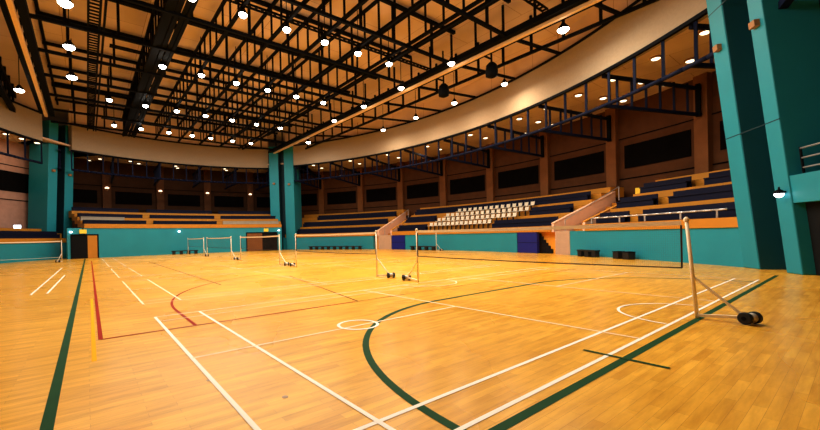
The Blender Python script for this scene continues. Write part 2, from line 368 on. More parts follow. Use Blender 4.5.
# --- right stand
wall_arc('wall_right', CR, RR, [(127, 105.8), (98.6, 76.9), (69.0, 52.0)], 1.43, M['teal_wall'], 'low curved teal wall below the right stands')
Z0R, RISE, DEP, FIRST = 1.80, .43, .85, .95
tiers(CR, RR, 126.5, 104.9, Z0R, RISE, DEP, 6, 'orange stepped grandstand left of the narrow stair, beside the far corner pylon')
tiers(CR, RR, 101.5, 71.6, Z0R, RISE, DEP, 6, 'long orange stepped grandstand holding the white seats')
tiers(CR, RR, 67.0, 52.6, Z0R, RISE, DEP, 6, 'orange stepped grandstand beside the right-hand pylon')
def trow(i): return RR + FIRST + DEP * (i - 1) + .12 if i > 0 else RR + .48
def tz(i): return Z0R + RISE * i + .016
G = 'navy bench rows in the right stands'
names = {0: 'front', 2: 'middle', 4: 'back'}
for i in (0, 2, 4):
    bench(CR, trow(i), tz(i), 126 - i * .9, 105.2, 'long navy bench, %s row of the stand left of the narrow stair' % names[i], G)
    bench(CR, trow(i), tz(i), 66.6, 63.4 - .25 * i, 'short navy bench right of the wide stair, %s row' % names[i], G)
    bench(CR, trow(i), tz(i), 62.0 - .25 * i, 53.0, 'navy bench against the right-hand pylon, %s row' % names[i], G)
for i in (0, 2): bench(CR, trow(i), tz(i), 101, 94.9, 'short navy bench left of the white seats, %s row' % names[i], G)
bench(CR, trow(0), tz(0), 82.0, 72.0, 'navy bench in the front row right of the white seats', G)
bench(CR, trow(2), tz(2), 78.0, 72.2, 'navy bench in the middle row right of the white seats', G)
bench(CR, trow(4), tz(4), 101, 72.4, 'long navy bench in the back row behind the white seats', G)

# white stadium seats
def seat_proto(loc, label):
    t = thing('stadium_seat', label, 'seat', loc, 'white seats in the long right stand')
    b = MB()
    prof = [(-.2, .40), (-.17, .37), (.05, .36), (.17, .40), (.21, .52), (.24, .70)]
    vs = []; W = .175
    for y, z in prof:
        for x in (-W, -W * .8, 0, W * .8, W): vs.append((x, y, z + (.03 if abs(x) == W else 0)))
    k = 5; fs = [(j * k + i, j * k + i + 1, (j + 1) * k + i + 1, (j + 1) * k + i) for j in range(len(prof) - 1) for i in range(k - 1)]
    o = MB().add(vs, fs).build('seat_shell', M['white_plastic'], t, org=(0, 0, 0), smooth=True)
    sm = o.modifiers.new('thick', 'SOLIDIFY'); sm.thickness = .03
    b = MB(); b.box((0, .02, .19), (.07, .10, .36)); b.build('pedestal', M['black'], t, org=(0, 0, 0))
    return t
proto = None
rowname = ['front row', 'second row', 'third row', 'top row']
for row in range(4):
    ah, al = ((94.2, 83.0), (93.4, 79.6), (92.8, 78.9), (91.6, 79.2))[row]; n = (14, 16, 16, 14)[row]
    for k in range(n):
        a = ah + (al - ah) * k / (n - 1); p = pol(CR, trow(row) + .22, a, tz(row)); rz = math.radians(a) - PI / 2
        lab = 'white plastic stadium seat, %s from left in the %s of white seats' % (ORD[k], rowname[row])
        if proto is None: proto = seat_proto(p, lab); proto.rotation_euler = (0, 0, rz)
        else: dup(proto, p, lab, rz)

# stairs between the right stands: sloping parapets, steps, piers
def stair(a_hi, a_lo, ph, lab, pier):
    t = thing('stand_stair', lab, 'stairs', pol(CR, RR + 2, (a_hi + a_lo) / 2, 0))
    for a in (a_hi, a_lo):
        u = pol((0, 0), 1, a); tn = Vector((-u.y, u.x, 0))
        prof = [(.02, Z0R - .4), (.02, Z0R + .12), (5.3, Z0R + 2.2), (5.4, Z0R - .4)]
        b = MB(); b.prism([pol(CR, RR + d, a, z) - tn * .09 for d, z in prof], tn * .18); b.build('parapet', M['pink'], t)
        b = MB(); 
        for (d0, z0), (d1, z1) in zip(prof[1:2], prof[2:3]): b.beam(pol(CR, RR + d0, a, z0 + .03), pol(CR, RR + d1, a, z1 + .03), .22, .06)
        b.build('coping', M['pink' if a == a_hi else 'orange'], t)
    for i in range(9):
        b = MB(); b.ring(CR, RR + .4 + .55 * i, RR + 6.0, Z0R - 1.0 + .27 * i, Z0R - .72 + .27 * i, a_hi - .35, a_lo + .35); b.build('step', M['orange'], t)
    b = MB(); b.ring(CR, RR - .02, RR + .42, 0, Z0R - .34, pier[0], pier[1]); b.build('pier', M['tan_pier'], t)
    b = MB(); u = pol((0, 0), 1, (a_hi + a_lo) / 2)
    for a in (a_hi - .9,):
        b.path([pol(CR, RR + .5, a, Z0R - .7), pol(CR, RR + .5, a, Z0R + .35), pol(CR, RR + 5, a, Z0R + 2.5), pol(CR, RR + 5, a, Z0R + 1.6)], .03)
    b.build('handrail', M['silver'], t)
    return t
stair(104.7, 101.7, 1, 'narrow pink-walled stair between the far left stand and the long stand', (104.6, 101.7))
stair(71.4, 67.2, 1, 'wide pink-walled stair rising through the right stands', (71.0, 69.0))
# passages through the low wall
def passage(n, a0, a1, lab):
    b = MB(); b.ring(CR, RR + .5, RR + .7, 0, 1.43, a0, a1); b.ring(CR, RR + .3, RR + .69, 1.38, 1.43, a0, a1)
    o = struct(b.build('door_%d' % n, M['orange_bright']), lab, 'passage'); return o
d1 = passage(1, 76.9, 70.9, 'orange-walled passage opening under the long right stand')
b = MB()
for i in range(6): b.ring(CR, RR + .40, RR + .49, 0, 1.30 - .2 * i, 74.2 - .33 * i, 73.87 - .33 * i, 2)
b.build('step_shadow', M['unlit_black'], d1)  # black shape painted in as the shadow of the steps
b = MB(); b.ring(CR, RR + .3, RR + .6, 0, 1.40, 98.65, 98.55); b.ring(CR, RR + .3, RR + .6, 0, 1.4, 76.95, 76.85); b.build('reveal', M['teal_wall'], d1)
d2 = passage(2, 105.8, 98.6, 'narrow orange passage opening beside the pink pier')
def crash_mat(a0, a1, lab):
    t = thing('crash_mat', lab, 'mat', pol(CR, RR, (a0 + a1) / 2, 0))
    b = MB(); b.ring(CR, RR - .02, RR + .2, .0, 1.42, a0, a1); b.build('padding', M['navy_mat'], t, bevel=.03)
    b = MB(); b.ring(CR, RR - .028, RR - .018, .70, .73, a0, a1); b.build('seam', M['navy'], t)
    return t
crash_mat(76.8, 73.7, 'large navy padded mat standing in the passage under the white seats')
crash_mat(101.6, 98.7, 'smaller navy padded mat standing right of the narrow pink stair')

p = pol(CR, RR + 4.6, 67.9, 3.75); t = thing('stair_sign', 'small yellow sign standing at the top of the wide pink-walled stair', 'sign', p)
b = MB(); b.box(p, (.4, .08, .5), .3); b.build('panel', M['yellow_sign'], t)
b = MB(); b.beam(p + Vector((0, .06, .2)), p + Vector((0, .06, -1.3)), .06, .06); b.build('stand', M['black_steel'], t)
# guard rail on the front row by the right pylon
t = thing('guard_rail', 'silver guard rail along the front row beside the right-hand pylon', 'railing', pol(CR, RR + .1, 60, Z0R))
b = MB(); b.path([pol(CR, RR + .12, 66.5 - i * 1.05, Z0R + .32) for i in range(13)], .04); b.build('rail', M['silver'], t, smooth=True)
for a in (66.4, 63.2, 60.6, 57.4, 54.6):
    b = MB(); p = pol(CR, RR + .12, a); b.beam((p.x, p.y, Z0R), (p.x, p.y, Z0R + .32), .06, .06); b.build('post', M['silver'], t)
    

# back wall of the right stand with pilasters and dark panels
def back_wall(name, cc, R, a0, a1, z0, z1, pil, pz, lab, sconce=False, pw=.75, dark='brown', pil_m='brown_light'):
    b = MB(); b.ring(cc, R, R + .3, z0 - 2.0, z1, a0, a1); o = struct(b.build(name, M[dark]), lab, 'wall')
    da = math.degrees(pw / 2 / R)
    for p in pil:
        b = MB(); b.ring(cc, R - .35, R, z0 - 2, z1, p - da, p + da, 2); b.build('pilaster', M[pil_m], o)
    for p, q in zip(pil[:-1], pil[1:]):
        s = 1 if q > p else -1
        b = MB(); b.ring(cc, R - .06, R - .001, pz[0], pz[1], p + s * da * 2.1, q - s * da * 2.1, 6); b.build('louvre_panel', M['dark_panel'], o)
        b = MB(); b.ring(cc, R - .05, R - .001, pz[0] - .75, pz[0] - .68, p + s * da, q - s * da, 6); b.ring(cc, R - .05, R - .001, pz[1] + .5, pz[1] + .56, p + s * da, q - s * da, 6)
        b.build('panel_moulding', M['dark_panel'], o)
    return o
PIL = [64.9 + 8.43 * k for k in range(-1, 9)]
back_wall('wall_back_right', CR, 39.6, 133, 52, 4.3, 10.4, PIL, (5.75, 7.35), 'dark brown panelled wall behind the right stands')
b = MB(); b.ring(CR, RR + .3, 40.5, 10.25, 10.4, 133, 50)
struct(b.build('trim_soffit_right', M['ceiling']), 'tan soffit over the right stands', 'soffit')
# radial trusses over the right stand
k0 = 0
for k, a in enumerate([p for p in reversed(PIL) if 55 < p < 126]):
    t = thing('radial_truss', 'black radial roof truss over the right stands, %s from the far corner pylon' % ORD[k], 'roof truss', pol(CR, 36, a, 8.1), 'radial trusses over the right stands')
    for off in (0.0,):
        b = MB(); b.beam(pol(CR, RR + .2, a, 9.75), pol(CR, 39.25, a, 9.45), .16, .18); b.build('top_chord', M['navy_steel'], t)
        b = MB(); b.beam(pol(CR, RR + .2, a, 8.15), pol(CR, 39.25, a, 7.95), .16, .16); b.build('bottom_chord', M['navy_steel'], t)
        for i in range(7):
            r = RR + 1.1 + i * .95; b = MB(); p = pol(CR, r, a); b.beam((p.x, p.y, 8.1), (p.x, p.y, 9.7), .10, .10); b.build('web_post', M['navy_steel'], t)
        b = MB(); p = pol(CR, 39.1, a); b.beam((p.x, p.y, 7.85), (p.x, p.y, 9.7), .22, .22); b.build('wall_bearing', M['black_steel'], t)

# downlights in the soffit
def downlight(p, lab, r=.2):
    t = thing('downlight', lab, 'ceiling light', p, 'downlights in the soffit over the stands')
    b = MB(); b.lathe(p, [(r * 1.3, .06), (r * 1.3, .0), (r * 1.1, -.03)], 14); b.build('trim_ring', M['bracket'], t)
    b = MB(); b.lathe(Vector(p) + Vector((0, 0, -.03)), [(r, 0), (r * .8, -.035), (r * .3, -.05)], 14); b.build('lens', M['lens_dim'], t)
dl = [p for p in PIL if 55 < p < 126]
for k, a in enumerate(reversed(dl)):
    for rr_, rn in ((34.6, 'inner'), (36.7, 'middle'), (38.5, 'outer')):
        for s, sn in ((-2.3, 'right'), (2.0, 'left')):
            if rn == 'outer' and a > 90: continue
            p = pol(CR, rr_, a + s, 10.19)
            downlight(p, 'round soffit downlight over the right stands, %s ring, just %s of the %s radial truss' % (rn, sn, ORD[k]))
# low fill from the seating downlights, plus added fill over the stairs
def area(loc, P, size, col, rot=(0, 0, 0), spread=PI):
    l = bpy.data.lights.new('lamp_or_fill_glow', 'AREA'); l.shape = 'DISK'; l.size = size; l.energy = P; l.color = col; l.spread = spread
    o = bpy.data.objects.new('lamp_or_fill_glow', l); COL.objects.link(o); o.location = loc; o.rotation_euler = rot
    o['kind'] = 'structure'
    return o
WARM = (1.0, .78, .52)
area(pol(CR, RR + 2.2, 69.2, 5.2), 22, .5, (1, .85, .65)); area(pol(CR, RR + 2.2, 103, 5.2), 22, .5, (1, .85, .65))  # added fill to light the two stairs, no fitting there
for a in (118, 108, 98, 88, 78, 68, 59): area(pol(CR, 35.6, a, 10.05), 26, .5, WARM)

# --- far end stand
wb = MB(); wb.ring(CW, RW, RW + .3, 0, 2.62, 162, 198)
wf = struct(wb.build('wall_far', M['teal_wall']), 'teal wall below the far end stand', 'wall')
Z0E = 3.0
tE = tiers(CW, RW, 162, 195.8, Z0E, .33, .8, 4, 'orange stepped grandstand along the far end wall', first=.9)
GE = 'bench rows in the far end stand'
def erow(i): return RW + .9 + .8 * (i - 1) + .1 if i else RW + .42
def ez(i): return Z0E + .33 * i + .016
for i, nm in ((0, 'front'), (2, 'middle'), (4, 'back')):
    secs = (('left', 195.6, 186.6, 'navy'), ('middle', 185.4, 174.6, 'navy'), ('right', 173.4, 162.5, 'pale_seat' if i == 0 else 'navy'))
    for sn, a0, a1, m in secs:
        bench(CW, erow(i), ez(i), a0, a1, '%s bench in the %s row of the far end stand, %s section' % ('pale' if m == 'pale_seat' else 'navy', nm, sn), GE, m, bh=.34)
bench(CW, RW + .46 - .1 + 1.0, ez(1), 195.5, 189.5, 'short pale bench in the far end stand near the left pylon', GE, 'pale_seat', bh=.3)
PE = [166.5 + 7.6 * k for k in range(-1, 6)]
back_wall('wall_back_far', CW, 40.0, 156, 205, 4.5, 10.4, PE, (5.6, 7.0), 'dark brown panelled wall behind the far end stand', pw=.8, dark='brown_dark', pil_m='brown')
b = MB(); b.ring(CE, RE + .3, 29, 10.25, 10.4, 140, 214)
struct(b.build('trim_soffit_far', M['ceiling']), 'tan soffit over the far end stand', 'soffit')
for k, a in enumerate([p for p in reversed(PE) if 163 < p < 199]):
    p = pol(CW, 39.6, a, 7.15)
    t = thing('wall_sconce', 'small glowing sconce on a brown pilaster, %s from left behind the far end stand' % ORD[k], 'wall light', p, 'sconces behind the far end stand')
    b = MB(); b.lathe(p, [(.05, -.2), (.16, -.05), (.2, .05)], 12); b.build('shade', M['bracket'], t)
    b = MB(); b.lathe(Vector(p) + Vector((0, 0, .05)), [(.19, 0), (.2, .12), (.08, .2)], 12); b.build('bulb', M['lens_sconce'], t)
for k, a in enumerate((197, 190, 183, 176, 169.5, 163)):
    # radial trusses over far end stand
    t = thing('radial_truss', 'black radial roof truss over the far end stand, %s from left' % ORD[k], 'roof truss', pol(CE, 23, 180, 8.1), 'radial trusses over the far end stand')
    y = pol(CW, 34.5, a).y; dx = math.sqrt(max(1, RE ** 2 - (y - CE[1]) ** 2)); x0 = CE[0] - dx - .2
    b = MB(); b.beam((x0, y, 9.75), (-42.5, y, 9.45), .16, .18); b.build('top_chord', M['navy_steel'], t)
    b = MB(); b.beam((x0, y, 8.15), (-42.5, y, 7.95), .16, .16); b.build('bottom_chord', M['navy_steel'], t)
    n = 5
    for i in range(n):
        xx = x0 + (-42.3 - x0) * (i + .6) / n; b = MB(); b.beam((xx, y, 8.1), (xx, y, 9.7), .10, .10); b.build('web_post', M['navy_steel'], t)
for k, (x, y) in enumerate([(-42.3, -.6), (-40.8, .3), (-41.6, 3.9), (-40.6, 3.0), (-39.9, 7.2), (-41.2, 7.6), (-42.4, 8.0), (-39.3, 12.4), (-40.2, 12.9), (-41.1, 13.4)]):
    downlight((x, y, 10.19), 'round soffit downlight over the far end stand, %s from left' % ORD[k], .17)
for y in (0, 7, 14): area((-39.8, y, 10.05), 10, .5, WARM)

# doors in the far end wall
def far_door(n, a0, a1, split, lab):
    b = MB(); b.ring(CW, RW - .03, RW - .004, 0, 2.02, a0, a1, 4); o = struct(b.build('door_%d' % n, M['unlit_black']), lab, 'door')
    b = MB(); b.ring(CW, RW - .05, RW - .03, .02, 1.98, split[0], split[1], 3); b.build('door_leaf', M[split[2]], o)
    b = MB(); b.ring(CW, RW - .07, RW, 0, 2.08, a0, a0 + .12 * (1 if a1 > a0 else -1), 1); b.ring(CW, RW - .07, RW, 0, 2.08, a1, a1 - .12 * (1 if a1 > a0 else -1), 1); b.ring(CW, RW - .07, RW, 2.0, 2.1, a0, a1, 3)
    b.build('door_frame', M['black_steel'], o)
far_door(3, 197.6, 193.9, (195.4, 194.1, 'orange'), 'dark double doorway at the left end of the far wall, one orange leaf')
far_door(4, 169.2, 162.9, (169.0, 166.0, 'brown_light'), 'dark double doorway beside the far corner pylon, one brown leaf')
def exit_sign(a, lab):
    p = pol(CW, RW - .06, a, 2.33); t = thing('exit_sign', lab, 'sign', p)
    b = MB(); b.box(p, (.1, .5, .34), math.radians(a)); b.build('panel', M['yellow_sign'], t)
    b = MB(); b.box(p + Vector((-.02, 0, .22)), (.08, .1, .12)); b.build('mount', M['black_steel'], t)
exit_sign(196.0, 'yellow sign above the left doorway of the far wall'); exit_sign(165.2, 'yellow sign above the doorway beside the far corner pylon')
for a, lab in ((197.6, 'small white wall lamp left of the yellow sign at the left doorway'), (181.5, 'small white wall lamp in the middle of the far teal wall'), (162.6, 'small white wall lamp right of the yellow sign by the far corner pylon')):
    p = pol(CW, RW - .12, a, 2.28); t = thing('wall_lamp', lab, 'wall light', p)
    b = MB(); b.lathe(p + Vector((0, 0, -.1)), [(.06, .03), (.11, .06), (.11, .14), (.06, .17)], 12); b.build('globe', M['lens_white'], t)
    b = MB(); b.beam(p, pol(CW, RW, a, 2.28), .06, .06); b.build('arm', M['black_steel'], t)

# --- left stand (beyond the left pylon)
wall_arc('wall_left', CL, RL, [(229.5, 262)], 1.43, M['teal_wall'], 'low curved teal wall at the left edge')
tiers(CL, RL, 229.5, 262, Z0R, RISE, DEP, 2, 'orange stepped grandstand at the left edge beyond the first pylon')
for i in (0,): bench(CL, trow(i), tz(i), 230.5, 261, 'navy bench at the left edge, %s row' % names[i], 'navy bench rows at the left edge')
back_wall('wall_back_left', CL, 36.0, 226, 262, 4.3, 10.3, [228.6 + 8.43 * k for k in range(0, 5)], (5.9, 7.6), 'pinkish brown panelled wall at the left edge', dark='brick_pink', pil_m='brown')
b = MB(); b.ring(CL, RL + .3, 40.5, 10.25, 10.4, 222, 262)
struct(b.build('trim_soffit_left', M['ceiling']), 'tan soffit over the left edge stand', 'soffit')
for k, (a, r) in enumerate(((231.8, 34.2), (234.2, 34.2), (236.6, 34.2), (239, 34.2))):
    downlight(pol(CL, r, a, 10.19), 'round soffit downlight at the left edge, %s from the left pylon' % ORD[k])
area(pol(CL, 34, 236, 10), 45, .5, WARM)
p = Vector((-34.9, -5.6, 2.75)); t = thing('floodlight', 'bright white floodlight glowing on the left edge stand', 'floodlight', p)
b = MB(); b.box(p, (.12, .46, .42), .1); b.build('lens', M['lens_white'], t)
b = MB(); b.box(p + Vector((-.11, 0, 0)), (.12, .56, .5), .1); b.build('housing', M['black_steel'], t)
b = MB(); b.beam(p + Vector((-.11, 0, -.25)), (p.x - .11, p.y, 1.7), .07, .07); b.build('stand', M['black_steel'], t)

# ------------------------------------------------------------------ right-hand side wall beyond the near pylon
def rw(s, d, z): return PR0 + eR * s + dR * d + Vector((0, 0, z))
W0 = FW + F2 + GW
def rwbox(m, s0, s1, d0, d1, z0, z1, lean=True):
    vs = []
    for z in (z0, z1):
        for s_, d_ in ((s0, d0), (s1, d0), (s1, d1), (s0, d1)): vs.append(rw(s_, d_, z) + (LR * z if lean else Vector()))
    return m.add(vs, [(3, 2, 1, 0), (4, 5, 6, 7), (0, 1, 5, 4), (1, 2, 6, 5), (2, 3, 7, 6), (3, 0, 4, 7)])
b = MB(); rwbox(b, W0, W0 + 9, .04, .5, 2.1, 2.9)
wr = struct(b.build('wall_near_right', M['teal']), 'teal wall with dark doorway right of the near pylon', 'wall')
b = MB(); rwbox(b, W0, W0 + 9, 1.3, 1.6, 3.9, 13.7); b.build('upper_wall', M['teal_shade_joint'], wr)  # shade of the set-back wall is put into its colour
b = MB(); rwbox(b, W0 + .01, W0 + 9, .3, .36, 0, 2.1); rwbox(b, W0, W0 + 9, 2.0, 2.1, 2.1, 4.0); b.build('dark_recess', M['unlit_black'], wr)  # near-black panels stand in for the darkness inside the openings
b = MB(); rwbox(b, W0, W0 + 9, .4, 2.0, 2.8, 2.9); b.build('balcony_slab', M['teal_shade_joint'], wr)
t = thing('balcony_railing', 'silver three-bar balcony railing above the dark doorway at the right edge', 'railing', rw(W0 + 1, .25, 2.9))
for z in (3.1, 3.38, 3.66):
    b = MB(); b.tube(rw(W0 + .2, .25, z) + LR * z, rw(W0 + 8, .25, z) + LR * z, .025, 8); b.build('rail', M['silver'], t, smooth=True)
for s_ in (W0 + .2, W0 + 2.0, W0 + 3.8, W0 + 5.6):
    b = MB(); b.tube(rw(s_, .25, 2.9) + LR * 2.9, rw(s_, .25, 3.7) + LR * 3.7, .03, 8); b.build('post', M['black_steel'], t)
b = MB(); b.beam(rw(W0 - .1, .5, 8.0) + LR * 8, rw(W0 + 8, -.6, 9.6) + LR * 9, .22, .22)
tagged = b.build('ring_tube', M['navy_steel']); tagged['label'] = 'dark blue roof tube running off the top right corner'; tagged['category'] = 'roof truss'
# globe lamp on the near pylon
p = rw(FW + GW + .44, -.16, 2.40) + LR * 2.42
t = thing('globe_lamp', 'round wall lamp, dark above and white below, on the near right pylon', 'wall light', p)
b = MB(); b.lathe(p, [(.02, -.12), (.07, -.10), (.11, -.04), (.115, 0)], 18); b.build('glass', M['lens_white'], t, smooth=True)
b = MB(); b.lathe(p, [(.12, 0), (.112, .05), (.08, .10), (.03, .13), (.02, .2)], 18); b.build('cap', M['black_steel'], t, smooth=True)
b = MB(); b.beam(p + Vector((0, 0, .05)), p + dR * .22 + Vector((0, 0, .05)), .05, .05); b.build('arm', M['black_steel'], t)

# ------------------------------------------------------------------ roof trusses
ZC, ZTOP = 11.62, 13.55
XT = [-33.3, -29.5, -25.8, -22.0, -18.3, -14.6, -10.8, -7.0, -3.3, .5]
YT = [4.8, 6.9, 9.0, 11.1, 13.2]
def beam_y(x):  # y of the right ring beam at x
    return CR[1] + math.sqrt(RR ** 2 - (x - CR[0]) ** 2)
XN = list(reversed(XT))
for k, x in enumerate(XN):
    t = thing('cross_truss', 'black steel roof truss crossing the hall, %s from the camera' % ORD[k], 'roof truss', (x, 7, ZC), 'roof trusses crossing the hall')
    thick = .30 if x in (-14.6, -29.5) else .17
    b = MB(); b.beam((x, -2.9, ZTOP), (x, 17, ZTOP), thick, thick); b.build('top_chord', M['black_steel'], t)
    b = MB(); b.beam((x, -3.2, ZC), (x, 17, ZC), .15, .15); b.beam((x, 16.9, ZC), (x, beam_y(x) + .1, 12.28), .14, .14); b.build('bottom_chord', M['black_steel'], t)
    for y in [-1.6, .5, 2.0, 3.1, 5.8, 7.9, 10.0, 12.1, 15.0]:
        b = MB(); b.beam((x, y, ZC), (x, y, ZTOP), .12, .12); b.build('web_post', M['black_steel'], t)
for k, y in enumerate(YT):
    t = thing('long_truss', 'black steel roof truss running the length of the hall, %s from the dark catwalk' % ORD[k], 'roof truss', (-14, y, ZC), 'roof trusses running the length of the hall')
    for z, nm in ((ZTOP - .17, 'top_chord'), (ZC + .14, 'bottom_chord')):
        b = MB(); b.beam((-35.5, y, z), (7, y, z), .14, .14); b.build(nm, M['black_steel'], t)
    if y == 13.2:
        b = MB(); b.beam((-35.5, y + .42, ZC + .14), (7, y + .42, ZC + .14), .14, .14); b.build('bottom_chord', M['black_steel'], t)
    n = 35
    for i in range(n):
        x = -35 + i * 1.22
        b = MB(); b.beam((x, y, ZC + .14), (x, y, ZTOP - .17), .085, .085); b.build('web_post', M['black_steel'], t)
# catwalk at y = 2.5, cable ladder at y = -0.5
t = thing('catwalk', 'wide dark catwalk running under the ceiling left of the dense trusses', 'catwalk', (-14, 2.5, ZC))
for y in (2.05, 2.95):
    b = MB(); b.beam((-35.5, y, ZC + .1), (7, y, ZC + .1), .16, .26); b.build('side_beam', M['black_steel'], t)
    b = MB(); b.beam((-35.5, y, ZTOP - .2), (7, y, ZTOP - .2), .14, .16); b.build('top_chord', M['black_steel'], t)
for y in (2.24, 2.5, 2.76):
    b = MB(); b.beam((-35.5, y, ZC + .05), (7, y, ZC + .05), .20, .06); b.build('deck_bar', M['black_steel'], t)
for i in range(46):
    x = -35 + .92 * i
    b = MB(); b.beam((x, 2.05, ZC + .2), (x, 2.05, ZTOP - .2), .08, .08); b.build('web_post', M['black_steel'], t)
t = thing('cable_ladder', 'black cable ladder with close rungs running under the ceiling at the left', 'cable ladder', (-14, -.5, ZC))
for y in (-.72, -.28, -.10):
    b = MB(); b.beam((-35.5, y, ZC + .2), (5, y, ZC + .2), .09, .14); b.build('side_rail', M['black_steel'], t)
b = MB()
for i in range(130): b.beam((-35 + .31 * i, -.72, ZC + .2), (-35 + .31 * i, -.28, ZC + .2), .06, .06)
o = b.build('rung', M['black_steel'], t); o['kind'] = 'stuff'
# edge beams with the cream tubes
for y, s, nm, lab in ((17.0, 1, 'right', 'long cream tube beam under the roof edge at the right'), (-3.35, -1, 'left', 'long cream tube beam under the roof edge at the left')):
    t = thing('edge_beam', lab, 'roof beam', (-14, y, 11.5))
    xs = -35 if s > 0 else -31.2
    b = MB(); b.beam((xs, y, 11.5), (7.5, y, 11.5), .20, .20); b.build('cream_tube', M['pipe'], t)
    for dy, z, w in ((-s * .34, 11.66, .34), (s * .30, 11.74, .2)):
        b = MB(); b.beam((xs, y + dy, z), (7.5, y + dy, z), w, .3); b.build('black_flange', M['black_steel'], t)
    b = MB(); b.beam((-35, y - s * .55, 13.66), (7.5, y - s * .55, 13.66), .14, .2); b.build('ceiling_seam', M['black_steel'], t)
    for i in range(24 if s > 0 else 21):
        x = xs + .5 + 1.8 * i
        b = MB(); b.beam((x, y + s * .3, 11.7), (x, y + s * .3, 13.76), .10, .10); b.build('web_post', M['black_steel'], t)
t = thing('outer_truss', 'black ladder truss between the right cream tube and the ring beam', 'roof truss', (-14, 19.4, ZC))
for z, nm in ((ZC, 'bottom_chord'), (12.7, 'top_chord')):
    b = MB(); b.beam((-31.0, 19.4, z), (3, 19.4, z), .15, .15); b.build(nm, M['black_steel'], t)
for i in range(19):
    x = -30.5 + 1.8 * i
    b = MB(); b.beam((x, 19.4, ZC), (x, 19.4, 13.7), .12, .12); b.build('web_post', M['black_steel'], t)
t = thing('outer_truss', 'black ladder truss between the left cream tube and the left ring beam', 'roof truss', (-22, -5.2, ZC))
for z, nm in ((ZC, 'bottom_chord'), (12.9, 'top_chord')):
    b = MB(); b.beam((-32.0, -5.3, z), (-8, -5.3, z), .3, .3); b.build(nm, M['black_steel'], t)
for i in range(14):
    x = -31.5 + 1.75 * i
    b = MB(); b.beam((x, -5.3, ZC), (x, -5.3, 13.7), .14, .14); b.build('web_post', M['black_steel'], t)
# cable trays carrying the lamp rows
ROWX = [-1.2, -8.8, -16.4, -24.2, -31.0]
for k, x in enumerate(ROWX):
    t = thing('cable_tray', 'thin black cable tray carrying the %s lamp row from the camera' % ORD[k], 'cable tray', (x, 8, ZC), 'cable trays across the roof')
    for dx in (-.12, .12):
        b = MB(); b.beam((x + dx, .2, ZC + .28), (x + dx, 16.6, ZC + .28), .05, .09); b.build('side_rail', M['black_steel'], t)
    b = MB()
    for i in range(55): b.beam((x - .12, .3 + .3 * i, ZC + .27), (x + .12, .3 + .3 * i, ZC + .27), .12, .04)
    b.build('rung', M['black_steel'], t)['kind'] = 'stuff'

# ------------------------------------------------------------------ high bay lamps
LCOL = (1.0, .95, .84)
def high_bay(p, lab, grp, P, col=LCOL, m='lens', r=.18, spread=PI, rot=(0, 0, 0)):
    p = Vector(p)
    t = thing('high_bay_lamp', lab, 'ceiling lamp', p, grp)
    b = MB(); b.lathe(p, [(r * 1.1, 0), (r * .95, .10), (r * .45, .26), (r * .28, .34)], 14); b.build('housing', M['black_steel'], t, smooth=True)
    b = MB(); b.lathe(p, [(r * .25, -.14), (r * .7, -.11), (r, -.03), (r, .01)], 14); b.build('lens', M[m], t, smooth=True)
    b = MB(); b.tube(p + Vector((0, 0, .3)), (p.x, p.y, 13.76), .022, 6); b.build('stem', M['black_steel'], t)
    area(p + Vector((0, 0, -.16)), P, r * 1.6, col, rot, spread)
    l = bpy.data.lights.new('lamp_spill', 'POINT'); l.energy = P * UP; l.color = col; l.shadow_soft_size = .12
    o = bpy.data.objects.new('lamp_spill', l); COL.objects.link(o); o.location = p + Vector((0, 0, -.42)); o['kind'] = 'structure'
    return t
UP = .09
rows = ['nearest lamp row overhead', 'second lamp row from the camera', 'third lamp row from the camera', 'fourth lamp row from the camera', 'farthest lamp row']
PW = 235
for k, x in enumerate(ROWX):
    ys = [2.7, 4.8, 6.9, 9.0, 11.1, 13.3]
    if k == 3: ys = [.5] + ys
    if k == 4: ys = [1.1, 3.1, 5.3, 7.3, 9.0, 11.1, 13.0]
    for j, y in enumerate(ys):
        high_bay((x, y, 11.42), 'glowing white ceiling lamp, %s from left in the %s' % (ORD[j], rows[k]), 'high bay lamps under the roof trusses', PW * (1.35, .92, .66, .52, .46)[k])
for j, x in enumerate((-6.7, -11.1, -15.4, -19.7)):
    high_bay((x, 16.3, 11.42), 'small glowing lamp along the right cream tube, %s from the camera' % ORD[j], 'lamps along the right cream tube', 90, (1, .80, .62), 'lens_warm', .2)
for j, x in enumerate((-6.7, -11.0, -15.2, -19.6)):
    high_bay((x, 21.65, 11.42), 'small glowing lamp in front of the right ring beam, %s from the camera' % ORD[j], 'lamps in front of the right ring beam', 190, (1, .82, .60), 'lens_warm', .2)
high_bay((-1.1, 18.1, 11.42), 'bright lamp between the right cream tube and the ring beam near the top', 'lamps in front of the right ring beam', 260, (1, .9, .7), 'lens', .26)
for j, x in enumerate((-12.2, -16.6, -21.0)):
    high_bay((x, -1.5, 11.42), 'bright pinkish-white lamp left of the cable ladder, %s from the camera' % ORD[j], 'lamps along the left cream tube', 110, (1, .84, .72), 'lens', .26)
high_bay((-25.3, -4.3, 11.42), 'bright lamp outside the left cream tube', 'lamps along the left cream tube', 90, LCOL, 'lens', .26)
# spill lamps washing the ring beam near the far corner
for x in (-27.5,): high_bay((x, 17.9, 11.42), 'bright lamp below the far end of the right cream tube', 'lamps in front of the right ring beam', 110, LCOL, 'lens', .24)
for p in ((3.0, 1.0), (5.5, 6.0)):  # unseen lamps added to brighten the foreground floor
    high_bay((p[0], p[1], 11.42), 'added unseen ceiling lamp lighting the foreground floor', 'added lamps lighting the foreground', 130 if p[0] < 4 else 50)

